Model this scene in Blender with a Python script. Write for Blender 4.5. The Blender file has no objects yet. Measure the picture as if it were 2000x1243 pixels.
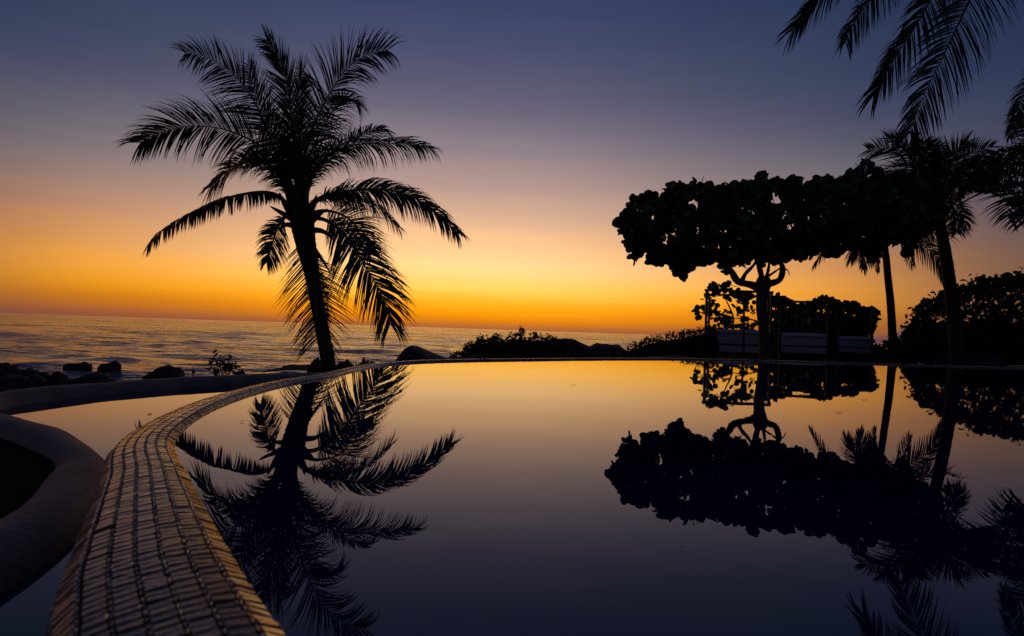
import bpy, math, random
import numpy as np
from mathutils import Vector, Matrix, noise

random.seed(7)
S = bpy.context.scene
COL = S.collection
PI = math.pi

# ------------------------------------------------------------------ camera
F_PX = 1111.0                      # focal length in pixels of the 2000 px wide photograph (20 mm lens)
CAM = Vector((0.0, 0.0, 0.30))
PITCH, ROLL = math.radians(1.21), math.radians(1.925)
_f = Vector((0, math.cos(PITCH), math.sin(PITCH)))
_u0 = Vector((0, -math.sin(PITCH), math.cos(PITCH)))
_r0 = Vector((1, 0, 0))
_r = _r0 * math.cos(ROLL) + _u0 * math.sin(ROLL)
_u = -_r0 * math.sin(ROLL) + _u0 * math.cos(ROLL)
cd = bpy.data.cameras.new('camera')
cd.lens = 36 * F_PX / 2000
cd.sensor_width = 36
cd.clip_start = 0.02
cd.clip_end = 60000
cd.dof.use_dof = True
cd.dof.focus_distance = 14.0
cd.dof.aperture_fstop = 6.3
cam = bpy.data.objects.new('camera', cd)
COL.objects.link(cam)
cam.matrix_world = Matrix(((_r.x, _u.x, -_f.x, CAM.x), (_r.y, _u.y, -_f.y, CAM.y), (_r.z, _u.z, -_f.z, CAM.z), (0, 0, 0, 1)))
S.camera = cam
S.view_settings.view_transform = 'Standard'
S.view_settings.look = 'None'
S.view_settings.exposure = 0.0
S.view_settings.gamma = 1.0
S.cycles.use_denoising = True
S.cycles.max_bounces = 6


def ray(px, py):
    return _r * ((px - 1000) / F_PX) + _u * ((621.5 - py) / F_PX) + _f


def at(px, py, D):
    d = ray(px, py)
    return CAM + d * (D / d.y)


def gnd(px, py, z):
    d = ray(px, py)
    return CAM + d * ((z - CAM.z) / d.z)


def srgb(h, k=1.0):
    h = h.lstrip('#')
    c = [int(h[i:i + 2], 16) / 255 for i in (0, 2, 4)]
    return tuple(k * (v / 12.92 if v <= .04045 else ((v + .055) / 1.055) ** 2.4) for v in c) + (1.0,)


# ------------------------------------------------------------------ world: dusk sky
W = bpy.data.worlds.new('World')
S.world = W
W.use_nodes = True
nt = W.node_tree
nt.nodes.clear()


def wn(t, **k):
    n = nt.nodes.new(t)
    for a, b in k.items():
        setattr(n, a, b)
    return n


def wmath(op, a, b=None, c=None, clamp=False):
    n = wn('ShaderNodeMath', operation=op, use_clamp=clamp)
    for i, v in enumerate((a, b, c)):
        if v is None:
            continue
        if isinstance(v, (int, float)):
            n.inputs[i].default_value = v
        else:
            nt.links.new(v, n.inputs[i])
    return n.outputs[0]


def wramp(fac, stops):
    n = wn('ShaderNodeValToRGB')
    cr = n.color_ramp
    while len(cr.elements) > 1:
        cr.elements.remove(cr.elements[-1])
    for i, (p, c) in enumerate(stops):
        e = cr.elements[0] if i == 0 else cr.elements.new(p)
        e.position = p
        e.color = srgb(c) if isinstance(c, str) else (srgb(c[0])[0] * c[1],) + srgb(c[0])[1:]   # (hex, k): the film clips red there
    nt.links.new(fac, n.inputs[0])
    return n.outputs[0]


def wmix(f, a, b):
    n = wn('ShaderNodeMix', data_type='RGBA')
    for s, v in ((0, f), (6, a), (7, b)):
        if isinstance(v, (int, float, tuple)):
            n.inputs[s].default_value = v
        else:
            nt.links.new(v, n.inputs[s])
    return n.outputs[2]


tc = wn('ShaderNodeTexCoord')
sep = wn('ShaderNodeSeparateXYZ')
nt.links.new(tc.outputs['Generated'], sep.inputs[0])
X, Y, Z = sep.outputs
el = wmath('MULTIPLY', wmath('ARCSINE', Z), 180 / PI)
hl = wmath('SQRT', wmath('ADD', wmath('MULTIPLY', X, X), wmath('ADD', wmath('MULTIPLY', Y, Y), 1e-6)))
GA = math.radians(-5.0)
dt = wmath('DIVIDE', wmath('ADD', wmath('MULTIPLY', X, math.sin(GA)), wmath('MULTIPLY', Y, math.cos(GA))), hl)
ang = wmath('MULTIPLY', wmath('ARCCOSINE', wmath('MINIMUM', dt, 1.0)), 180 / PI)
azm = wmath('MULTIPLY', wmath('ARCTAN2', X, Y), 180 / PI)
# thin uneven streaks low in the sky
cmb = wn('ShaderNodeCombineXYZ')
nt.links.new(wmath('MULTIPLY', azm, 0.035), cmb.inputs[0])
nt.links.new(wmath('MULTIPLY', el, 0.9), cmb.inputs[1])
nz = wn('ShaderNodeTexNoise')
nz.inputs['Scale'].default_value = 1.0
nz.inputs['Detail'].default_value = 4
nt.links.new(cmb.outputs[0], nz.inputs['Vector'])
wob = wmath('MULTIPLY', wmath('SUBTRACT', nz.outputs[0], 0.5), wmath('MINIMUM', wmath('MULTIPLY', wmath('MAXIMUM', el, 0.0), 0.45), 1.5))
els = wmath('ADD', el, wob)
fac = wmath('DIVIDE', wmath('MAXIMUM', els, 0.0), 90.0, clamp=True)


def R(lst):
    return [(e / 90.0, c) for e, c in lst]


rA = wramp(fac, R([(0, '#a8623a'), (.35, '#c4702a'), (.8, '#e48510'), (1.6, ('#f99f0a', 1.15)), (2.7, ('#febb24', 1.3)), (4.0, ('#ffd95f', 1.4)), (6.2, ('#ffe198', 1.28)), (9.0, ('#fac893', 1.06)),
                   (11.5, '#dbb093'), (14, '#bb9b91'), (17.8, '#8f8189'), (21.4, '#696479'), (25.9, '#4d5070'), (30, '#3c4567'), (40, '#29355a'), (60, '#1a2543'), (90, '#131b35')]))
rL = wramp(fac, R([(0, '#8a513c'), (.6, '#a35c34'), (1.3, '#c0701f'), (2.3, '#dc8818'), (3.3, '#eb9a24'), (4.6, ('#eaa040', 1.05)), (6.5, '#d99556'), (8.5, '#c08a68'),
                   (10.5, '#a48274'), (13.2, '#807578'), (16, '#65636f'), (19.2, '#4a4c68'), (23, '#38445f'), (30, '#283656'), (45, '#1c2746'), (90, '#131b35')]))
rR = wramp(fac, R([(0, '#644640'), (1, '#75503f'), (3.2, '#875944'), (6.4, '#7a5b4c'), (8.4, '#6c5855'), (11, '#5a505c'), (16.8, '#3d435c'), (21, '#2c3856'), (26, '#212d4a'),
                   (40, '#172140'), (90, '#131b35')]))
rB = wramp(fac, R([(0, '#29262d'), (6, '#332e37'), (14, '#302e3c'), (28, '#222840'), (60, '#1a2543'), (90, '#131b35')]))


def mr(v, a, b, smooth=True):
    n = wn('ShaderNodeMapRange', interpolation_type='SMOOTHSTEP' if smooth else 'LINEAR')
    n.inputs[1].default_value = a
    n.inputs[2].default_value = b
    nt.links.new(v, n.inputs[0])
    return n.outputs[0]


sky = wmix(mr(ang, 3, 38), rA, rL)
sky = wmix(mr(ang, 30, 49), sky, rR)
sky = wmix(mr(ang, 48, 115), sky, rB)
# distant cloud bank low over the sea on the right, far from the glow
cmb2 = wn('ShaderNodeCombineXYZ')
nt.links.new(wmath('MULTIPLY', azm, 0.5), cmb2.inputs[0])
nt.links.new(wmath('MULTIPLY', el, 0.8), cmb2.inputs[1])
nz2 = wn('ShaderNodeTexNoise')
nz2.inputs['Scale'].default_value = 1.4
nz2.inputs['Detail'].default_value = 5
nt.links.new(cmb2.outputs[0], nz2.inputs['Vector'])
top = wmath('ADD', wmath('MULTIPLY', nz2.outputs[0], 2.6), wmath('SUBTRACT', wmath('MULTIPLY', mr(azm, 31.0, 37.0), 1.9), 1.35))
cm = mr(wmath('SUBTRACT', top, el), 0.0, 0.22)
cm = wmath('MULTIPLY', cm, wmath('MULTIPLY', mr(azm, 30.5, 32.5), wmath('SUBTRACT', 1.0, mr(azm, 60, 85))))
sky = wmix(wmath('MULTIPLY', cm, 0.8), sky, srgb('#5a4a57'))
bg = wn('ShaderNodeBackground')
nt.links.new(sky, bg.inputs[0])
bg.inputs[1].default_value = 1.0
wo = wn('ShaderNodeOutputWorld')
nt.links.new(bg.outputs[0], wo.inputs[0])
W.cycles.sampling_method = 'MANUAL'
W.cycles.sample_map_resolution = 1024


# ------------------------------------------------------------------ materials
def material(name, col, col2=None, rough=.6, spec=.4, nscale=8.0, bump=0.0, bscale=None, bdist=.01, island=False, stretch=(1, 1, 1), detail=5, contrast=(.35, .65), translucent=0.0, coords='Object'):
    m = bpy.data.materials.new(name)
    m.use_nodes = True
    t = m.node_tree
    b = t.nodes['Principled BSDF']
    b.inputs['Roughness'].default_value = rough
    b.inputs['Specular IOR Level'].default_value = spec
    tc = t.nodes.new('ShaderNodeTexCoord')
    mp = t.nodes.new('ShaderNodeMapping')
    mp.inputs['Scale'].default_value = stretch
    t.links.new(tc.outputs[coords], mp.inputs[0])
    n = t.nodes.new('ShaderNodeTexNoise')
    n.inputs['Scale'].default_value = nscale
    n.inputs['Detail'].default_value = detail
    t.links.new(mp.outputs[0], n.inputs['Vector'])
    col2 = col2 or tuple(c * .6 for c in col)
    src = n.outputs[0]
    if island:
        g = t.nodes.new('ShaderNodeNewGeometry')
        oi = t.nodes.new('ShaderNodeObjectInfo')
        a = t.nodes.new('ShaderNodeMath'); a.operation = 'ADD'
        t.links.new(g.outputs['Random Per Island'], a.inputs[0])
        t.links.new(oi.outputs['Random'], a.inputs[1])
        fr = t.nodes.new('ShaderNodeMath'); fr.operation = 'FRACT'
        t.links.new(a.outputs[0], fr.inputs[0])
        src = fr.outputs[0]
    r = t.nodes.new('ShaderNodeValToRGB')
    r.color_ramp.elements[0].color = tuple(col2) + (1,)
    r.color_ramp.elements[1].color = tuple(col) + (1,)
    if not island:
        r.color_ramp.elements[0].position, r.color_ramp.elements[1].position = contrast
    t.links.new(src, r.inputs[0])
    t.links.new(r.outputs[0], b.inputs['Base Color'])
    if bump:
        n2 = t.nodes.new('ShaderNodeTexNoise')
        n2.inputs['Scale'].default_value = bscale or nscale * 3
        n2.inputs['Detail'].default_value = 6
        t.links.new(mp.outputs[0], n2.inputs['Vector'])
        bp = t.nodes.new('ShaderNodeBump')
        bp.inputs['Strength'].default_value = bump
        bp.inputs['Distance'].default_value = bdist
        t.links.new(n2.outputs[0], bp.inputs['Height'])
        t.links.new(bp.outputs[0], b.inputs['Normal'])
    m['ramp'] = r.name
    return m


M = {}
M['leaf'] = material('palm leaf', (.05, .07, .018), (.03, .045, .015), .42, .5, island=True)
M['rachis'] = material('palm rachis', (.10, .10, .04), rough=.45)
M['bark'] = material('palm bark', (.12, .095, .07), (.05, .04, .03), .85, .2, 6, .8, 14, .02, stretch=(1, 1, 3))
M['sheath'] = material('dry leaf sheath', (.09, .06, .035), (.04, .03, .02), .8, .2, 9)
M['grape_leaf'] = material('sea grape leaf', (.10, .15, .035), (.035, .06, .02), .5, .35, island=True)
M['small_leaf'] = material('shrub leaf', (.08, .11, .03), (.035, .05, .015), .5, .35, island=True)
M['grape_bark'] = material('sea grape bark', (.14, .115, .09), (.07, .055, .045), .8, .2, 7, .5, 20, .01)
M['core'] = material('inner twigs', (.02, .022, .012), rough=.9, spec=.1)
M['rock'] = material('coastal rock', (.10, .085, .07), (.04, .035, .03), .8, .25, 3, .9, 9, .06)
M['hollow_shade'] = material('hollow shade', (.022, .018, .014), (.01, .009, .008), .95, .05, 12, .8, 40, .02)  # near-black colour that paints the shade in the wall's hollow
M['concrete'] = material('plastered concrete', (.31, .245, .19), (.17, .135, .105), .7, .35, 4.5, .7, 34, .006, contrast=(.32, .68), detail=8)
M['ground'] = material('ground', (.035, .035, .018), (.02, .018, .011), .95, .1, 3, .6, 12, .05)
M['grout'] = material('rim grout', (.07, .05, .035), (.035, .025, .02), .75, .4, 60, .8, 220, .003)
M['pearl'] = material('joint grains', (.72, .56, .36), (.42, .31, .19), .22, .6, island=True)
M['white'] = material('painted panel', (.66, .65, .67), (.56, .55, .57), .6, .3, 5)
M['cushion'] = material('cushion fabric', (.84, .84, .88), (.76, .76, .80), .85, .2, 40, .2, 300, .002)
M['frame'] = material('daybed frame', (.07, .06, .05), rough=.5, spec=.4)
M['grass'] = material('grass', (.05, .075, .02), (.03, .04, .012), .7, .2, island=True)


def tile_material():
    m = material('rim tile', (.42, .27, .17), (.12, .11, .12), .2, .6, 40, .5, 160, .0025, island=True)
    t = m.node_tree
    b = t.nodes['Principled BSDF']
    b.inputs['Coat Weight'].default_value = .5
    b.inputs['Coat Roughness'].default_value = .12
    r = t.nodes[m['ramp']]
    cr = r.color_ramp
    for p, c in ((.1, (.045, .05, .07, 1)), (.22, (.22, .14, .09, 1)), (.45, (.33, .19, .11, 1)), (.62, (.11, .085, .075, 1)), (.84, (.48, .29, .14, 1))):
        e = cr.elements.new(p)
        e.color = c
    return m


M['tile'] = tile_material()


def water_material(name, col, rough, bumps, ior=1.333):
    m = bpy.data.materials.new(name)
    m.use_nodes = True
    t = m.node_tree
    b = t.nodes['Principled BSDF']
    b.inputs['Base Color'].default_value = tuple(col) + (1,)
    b.inputs['Roughness'].default_value = rough
    b.inputs['IOR'].default_value = ior
    prev = None
    tc = t.nodes.new('ShaderNodeTexCoord')
    for (sc, st, dist, stretch) in bumps:
        mp = t.nodes.new('ShaderNodeMapping')
        mp.inputs['Scale'].default_value = stretch
        t.links.new(tc.outputs['Object'], mp.inputs[0])
        n = t.nodes.new('ShaderNodeTexNoise')
        n.inputs['Scale'].default_value = sc
        n.inputs['Detail'].default_value = 5
        t.links.new(mp.outputs[0], n.inputs['Vector'])
        bp = t.nodes.new('ShaderNodeBump')
        bp.inputs['Strength'].default_value = st
        bp.inputs['Distance'].default_value = dist
        t.links.new(n.outputs[0], bp.inputs['Height'])
        if prev:
            t.links.new(prev.outputs[0], bp.inputs['Normal'])
        prev = bp
    t.links.new(prev.outputs[0], b.inputs['Normal'])
    return m


M['pool'] = water_material('pool water', (.004, .009, .060), .004, [(1.1, 1.0, .0009, (1, 1, 1)), (9, 1.0, .00004, (1, 1, 1))], ior=1.6)
M['sea'] = water_material('sea water', (.012, .016, .026), .12, [(2.2, 1.0, .25, (.4, 1.0, 1)), (.55, 1.0, .9, (.35, 1.0, 1)), (.09, 1.0, 3.4, (.3, 1.0, 1)), (.018, 1.0, 10.0, (.25, 1.0, 1))])


# ------------------------------------------------------------------ object helpers
def mesh(name, V, Fc, mat, smooth=False):
    me = bpy.data.meshes.new(name)
    me.from_pydata([tuple(v) for v in V], [], Fc)
    if mat:
        me.materials.append(mat)
    if smooth:
        me.polygons.foreach_set('use_smooth', [True] * len(me.polygons))
    me.update()
    return me


def obj(name, V, Fc, mat, parent=None, origin=None, smooth=False, kind=None):
    """mesh object from WORLD vertices; children take their thing's base as origin"""
    o_ = Vector(origin) if origin is not None else (wloc(parent) if parent else Vector((0, 0, 0)))
    A = np.array([tuple(v) for v in V], dtype=float) - np.array(tuple(o_))
    o = bpy.data.objects.new(name, mesh(name, A.tolist(), Fc, mat, smooth))
    COL.objects.link(o)
    if parent:
        o.parent = parent
        o.location = o_ - wloc(parent)
    else:
        o.location = o_
    if kind:
        o['kind'] = kind
    return o


def wloc(o):
    v = Vector(o.location)
    while o.parent:
        o = o.parent
        v = v + Vector(o.location)
    return v


def tag(o, label, cat, group=None):
    o['label'] = label
    o['category'] = cat
    if group:
        o['group'] = group
    return o


def thing(name, loc, label, cat, group=None):
    o = bpy.data.objects.new(name, None)
    o.empty_display_size = .1
    COL.objects.link(o)
    o.location = loc
    return tag(o, label, cat, group)


def catmull(P, n):
    P = [Vector(p) for p in P]
    Q = [P[0] * 2 - P[1]] + P + [P[-1] * 2 - P[-2]]
    out = []
    for i in range(1, len(Q) - 2):
        for k in range(n):
            t = k / n
            a, b, c, d = Q[i - 1], Q[i], Q[i + 1], Q[i + 2]
            out.append(.5 * ((2 * b) + (c - a) * t + (2 * a - 5 * b + 4 * c - d) * t * t + (3 * b - a - 3 * c + d) * t ** 3))
    out.append(P[-1])
    return out


def resample(P, n):
    L = [0]
    for i in range(1, len(P)):
        L.append(L[-1] + (P[i] - P[i - 1]).length)
    out = []
    j = 0
    for k in range(n):
        s = L[-1] * k / (n - 1)
        while j < len(L) - 2 and L[j + 1] < s:
            j += 1
        f = (s - L[j]) / max(1e-9, L[j + 1] - L[j])
        out.append(P[j].lerp(P[j + 1], min(1, max(0, f))))
    return out, L[-1]


def tube(V, Fc, P, rad, seg=8, cap=True):
    """adds a tube along P; rad = function of t or list"""
    n = len(P)
    base = len(V)
    T0 = (P[1] - P[0]).normalized()
    ref = Vector((0, 0, 1)) if abs(T0.z) < .8 else Vector((1, 0, 0))
    A = T0.cross(ref).normalized()
    for i in range(n):
        T = (P[min(i + 1, n - 1)] - P[max(i - 1, 0)]).normalized()
        A = (A - T * A.dot(T)).normalized()
        B = T.cross(A)
        r = rad[i] if isinstance(rad, (list, tuple)) else rad(i / (n - 1))
        for k in range(seg):
            a = 2 * PI * k / seg
            V.append(P[i] + (A * math.cos(a) + B * math.sin(a)) * r)
    for i in range(n - 1):
        for k in range(seg):
            a = base + i * seg + k
            b = base + i * seg + (k + 1) % seg
            Fc.append((a, b, b + seg, a + seg))
    if cap:
        Fc.append(tuple(base + k for k in range(seg))[::-1])
        Fc.append(tuple(base + (n - 1) * seg + k for k in range(seg)))


def box(V, Fc, a, b, w, h, up=Vector((0, 0, 1))):
    """bar from a to b, width w, height h"""
    d = (b - a).normalized()
    s = d.cross(up)
    if s.length < .01:
        s = Vector((1, 0, 0))
    s.normalize()
    u = s.cross(d).normalized()
    i = len(V)
    for p in (a, b):
        for x, y in ((-1, -1), (1, -1), (1, 1), (-1, 1)):
            V.append(p + s * x * w / 2 + u * y * h / 2)
    for q in ((0, 1, 2, 3), (7, 6, 5, 4), (0, 4, 5, 1), (1, 5, 6, 2), (2, 6, 7, 3), (3, 7, 4, 0)):
        Fc.append(tuple(i + k for k in q))


def rnd(a, b):
    return random.uniform(a, b)


# ------------------------------------------------------------------ pool shoreline curves (z = 0)
inner_px = [(560, 1243), (500, 1158), (440, 1060), (390, 970), (355, 905), (341, 880), (350, 850), (400, 810), (470, 778), (560, 752), (640, 738), (780, 711), (1000, 704.5), (1340, 703), (1700, 712), (2000, 721)]
inner = [gnd(x, y, 0) for x, y in inner_px]
inner = [Vector((.42, -1.1, 0)), Vector((.27, -.45, 0)), Vector((.10, .05, 0)), Vector((-.07, .37, 0))] + inner + [Vector((9.6, 8.1, 0)), Vector((11.8, 7.0, 0)), Vector((13.2, 4.5, 0))]
# smooth in the plane
curve_in, LEN_IN = resample(catmull(inner, 16), 900)
for _ in range(14):
    curve_in = [curve_in[0]] + [(curve_in[i - 1] + curve_in[i] * 2 + curve_in[i + 1]) / 4 for i in range(1, len(curve_in) - 1)] + [curve_in[-1]]
# outward normals
def normals(P):
    out = []
    for i in range(len(P)):
        T = (P[min(i + 1, len(P) - 1)] - P[max(i - 1, 0)]).normalized()
        out.append(Vector((-T.y, T.x, 0)))
    return out


Nrm = normals(curve_in)          # walking away from the camera up the left side: left of travel = outside
RIM_W = .165
rim_out = [p + n * RIM_W for p, n in zip(curve_in, Nrm)]

# pool water
pw = [tuple(p + n * .012) for p, n in zip(curve_in, Nrm)][::4] + [(13.5, 0, 0), (13.5, -6, 0), (.6, -6, 0), (.4, -3, 0)]
o = obj('pool_water', pw, [tuple(range(len(pw)))[::-1]], M['pool'], kind='structure')
o['label'] = 'still dark pool water mirroring the sunset'

# ------------------------------------------------------------------ pool rim: grout bed + tiles
def rim_k(p):
    """the rim narrows along its first metres"""
    y = p.y if p.x < 0 else 9
    return float(np.interp(y, [.5, .75, .95, 1.15, 1.7, 2.6], [.98, .95, .84, .73, .66, .62]))


def rim_profile(s):
    """s: distance outward across the rim (m) -> (offset, z)"""
    if s < 0:
        return s, -.02
    if s <= RIM_W:
        t = s / RIM_W
        return s, .017 * (1 - math.exp(-s / .016)) * (1 - t ** 3) - .003 * (1 - t) + .001 * t
    e = s - RIM_W
    if e < .03:
        a = e / .03 * PI / 2
        return RIM_W + .02 * math.sin(a), .001 - .02 * (1 - math.cos(a))
    return RIM_W + .02 + (e - .03) * .16, -.019 - (e - .03) * .985


rim_t = thing('pool_rim', curve_in[300], 'curved pool rim clad in small brown and slate mosaic tiles, sweeping from the lower left', 'pool rim')
V, Fc = [], []
sec = [-.01, 0, .02, .045, .08, .12, .145, RIM_W, RIM_W + .01, RIM_W + .02, RIM_W + .03, RIM_W + .15, RIM_W + .42]
for p, n in zip(curve_in, Nrm):
    for s in sec:
        o_, z = rim_profile(s)
        V.append(p + n * o_ * rim_k(p) + Vector((0, 0, z - .003)))
k = len(sec)
for i in range(len(curve_in) - 1):
    for j in range(k - 1):
        a = i * k + j
        Fc.append((a, a + 1, a + k + 1, a + k))
obj('rim_bed', V, Fc, M['grout'], rim_t, smooth=True)

cum = [0]
for i in range(1, len(curve_in)):
    cum.append(cum[-1] + (curve_in[i] - curve_in[i - 1]).length)


def rim_pt(s, off):
    import bisect
    i = min(len(cum) - 2, max(0, bisect.bisect_right(cum, s) - 1))
    f = (s - cum[i]) / (cum[i + 1] - cum[i])
    p = curve_in[i].lerp(curve_in[i + 1], f)
    n = Nrm[i].lerp(Nrm[i + 1], f).normalized()
    o_, z = rim_profile(off)
    return p + n * o_ * rim_k(p) + Vector((0, 0, z)), n


def tile_mesh_from(P4, h, nrm, bev):
    """P4: four base corners; pillow tile of height h"""
    c = sum(P4, Vector()) / 4
    V = [p - nrm * .004 for p in P4] + [p + nrm * (h * .55) for p in P4] + [c + (p - c) * (1 - bev) + nrm * h for p in P4]
    Fq = [(0, 1, 5, 4), (1, 2, 6, 5), (2, 3, 7, 6), (3, 0, 4, 7), (4, 5, 9, 8), (5, 6, 10, 9), (6, 7, 11, 10), (7, 4, 8, 11), (8, 9, 10, 11)]
    return V, Fq


cols = []
s0 = .003
for w in (.027, .027, .0275, .0275, .027, .026):
    cols.append((s0, s0 + w - .0042))
    s0 += w
cols.append((RIM_W + .0005, RIM_W + .028))
s0 = RIM_W + .033
for w in (.03, .03, .03, .03, .03, .03):
    cols.append((s0, s0 + w - .003))
    s0 += w
tiles, stuffV, stuffF, beadV, beadF = [], [], [], [], []
START = None
import bisect
for i, p in enumerate(curve_in):
    if p.y > .30:
        START = cum[i]
        break
PITCH_T = .0152
rows_done = 0
S_END = cum[-1] - .2
for ci, (a, b) in enumerate(cols):
    s = START - .25 + rnd(0, .01)
    while s < S_END:
        far = s - START
        if far > 9 and ci > 6:
            break
        pitch = PITCH_T * (rnd(.82, 1.22) if far < 4 else rnd(.9, 1.1)) * (1 if far < 4 else 1.35)
        if random.random() < .035:
            pitch *= 1.8
        if random.random() < .004 and ci < 6:       # lost tile
            s += pitch
            continue
        gap = .0040
        sk = rnd(-.0018, .0018)
        j = lambda: rnd(-.0012, .0012)
        A, n = rim_pt(s + j() + sk, a + j() * .7)
        B, _ = rim_pt(s + j() - sk, b + j() * .7)
        C_, _ = rim_pt(s + pitch - gap + j() - sk, b + j() * .7)
        D_, _ = rim_pt(s + pitch - gap + j() + sk, a + j() * .7)
        nr = (B - A).cross(D_ - A).normalized()
        if nr.dot(n + Vector((0, 0, 1))) < 0:
            nr = -nr
        tilt = (C_ - B).normalized() * rnd(-.15, .15) + (B - A).normalized() * rnd(-.06, .06)
        nr2 = (nr + tilt).normalized()
        Vt, Ft = tile_mesh_from([A, B, C_, D_], rnd(.0022, .0042), nr2, .14)
        near = (A - CAM).length
        tiles.append((near if ci < 8 else near * 1.8, Vt, Ft, ci))
        # glistening grout grain at the column joints
        if far < 5 and a > .01 and ci < 11:
            q, _ = rim_pt(s + pitch * .5, a - .0021)
            r_ = rnd(.0019, .0030)
            i0 = len(beadV)
            T = (D_ - A).normalized()
            Wd = (B - A).normalized()
            L_ = pitch * rnd(.3, .55)
            for (u_, v_, w_) in ((-1, 0, 0), (1, 0, 0), (0, 1, 0), (0, -1, 0), (0, 0, 1)):
                beadV.append(q + T * u_ * L_ + Wd * v_ * r_ + nr * (.0022 + w_ * r_))
            for f_ in ((0, 3, 4), (3, 1, 4), (1, 2, 4), (2, 0, 4)):
                beadF.append(tuple(i0 + k_ for k_ in f_))
        s += pitch
tiles.sort(key=lambda t: t[0])
in_view = []
rest = []
for t in tiles:
    q = t[1][8] - CAM
    zc = q.dot(_f)
    ok = zc > .05 and abs(q.dot(_r) / zc) < .93 and -.585 < q.dot(_u) / zc < .6 and t[3] < 8
    (in_view if ok and len(in_view) < 300 else rest).append(t)
for _, Vt, Ft, _c in in_view:
    c = sum(Vt[8:12], Vector()) / 4
    o = obj('tile', Vt, Ft, M['tile'], rim_t, origin=c)
for _, Vt, Ft, _c in rest:
    i0 = len(stuffV)
    stuffV += Vt
    stuffF += [tuple(i0 + k_ for k_ in f) for f in Ft]
obj('small_tiles', stuffV, stuffF, M['tile'], rim_t, kind='stuff')
obj('joint_grains', beadV, beadF, M['pearl'], rim_t, kind='stuff')

# ------------------------------------------------------------------ basin wall (smooth plastered S curve) and basin water
WT, BZ = -.24, -.32
pairs = [((-1.2, 6.5), (-1.1, 6.8)), ((-2.1, 6.05), (-2.2, 6.55)), ((-2.6, 5.5), (-2.93, 5.77)), ((-2.84, 5.22), (-3.15, 5.43)), ((-3.04, 4.82), (-3.42, 5.0)), ((-3.18, 4.42), (-3.55, 4.58)),
         ((-3.28, 4.05), (-3.64, 4.15)), ((-3.26, 3.75), (-3.58, 3.75)), ((-3.1, 3.45), (-3.4, 3.25)), ((-2.68, 3.17), (-2.84, 2.90)), ((-2.3, 2.95), (-2.42, 2.68)), ((-2.01, 2.73), (-2.14, 2.50)),
         ((-1.56, 2.29), (-1.82, 2.27)), ((-1.30, 1.88), (-1.66, 2.0)), ((-1.14, 1.53), (-1.50, 1.76)), ((-1.08, 1.25), (-1.42, 1.52)), ((-1.03, 1.0), (-1.38, 1.25)), ((-1.08, .6), (-1.42, .8)), ((-1, -.2), (-1.35, -.2)), ((-.6, -1.2), (-.95, -1.3))]
wE = catmull([(a[0], a[1], 0) for a, b in pairs], 22)
wO = catmull([(b[0], b[1], 0) for a, b in pairs], 22)
for _ in range(60):
    for L_ in (wE, wO):
        L_[1:-1] = [(L_[i - 1] + L_[i] * 2 + L_[i + 1]) / 4 for i in range(1, len(L_) - 1)]
prof = [(0, -1.0), (0, -.26), (.015, -.20), (.03, -.13), (.06, -.085), (.13, -.045), (.25, -.015), (.4, -.002), (.55, 0), (.7, -.008), (.82, -.03), (.91, -.07), (.96, -.12), (.99, -.20), (1, -.5), (1, -1.0)]
V, Fc = [], []
for e_, o_ in zip(wE, wO):
    for a, z in prof:
        q = e_.lerp(o_, a)
        V.append(Vector((q.x, q.y, WT + z + .008 * noise.noise(Vector((q.x * 2.5, q.y * 2.5, z * 2))))))
k = len(prof)
for i in range(len(wE) - 1):
    for j in range(k - 1):
        a = i * k + j
        Fc.append((a, a + k, a + k + 1, a + 1))
o = obj('basin_wall', V, Fc, M['concrete'], origin=wE[200], smooth=True)
tag(o, 'smooth plastered low wall snaking around the catch basin at the left', 'wall')
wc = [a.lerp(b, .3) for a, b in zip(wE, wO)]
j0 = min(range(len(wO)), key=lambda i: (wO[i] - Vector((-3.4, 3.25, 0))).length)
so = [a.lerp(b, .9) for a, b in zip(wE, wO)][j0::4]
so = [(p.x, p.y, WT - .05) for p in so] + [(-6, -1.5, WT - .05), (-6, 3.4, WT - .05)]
o = obj('hollow_shade_sheet', so, [tuple(range(len(so)))[::-1]], M['hollow_shade'], kind='structure')  # added sheet just under the wall top, its dark colour stands for shade
o['label'] = 'near-black sheet standing for the shade in the hollow behind the curved plastered wall'

bz = BZ
i0 = min(range(len(curve_in)), key=lambda i: (curve_in[i] - Vector((.27, -.45, 0))).length)
i1 = min(range(len(curve_in)), key=lambda i: (curve_in[i] - gnd(740, 716, 0)).length)
bw = [Vector(((p + n * (RIM_W * rim_k(p) - .01)).x, (p + n * (RIM_W * rim_k(p) - .01)).y, bz)) for p, n in list(zip(curve_in, Nrm))[i0:i1:6]]
bw += [Vector((p.x, p.y, bz)) for p in wc[::5]]
me_ = obj('basin_water', bw, [tuple(range(len(bw)))], M['pool'], kind='structure')
me_['label'] = 'narrow strip of still water in the catch basin'

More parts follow.
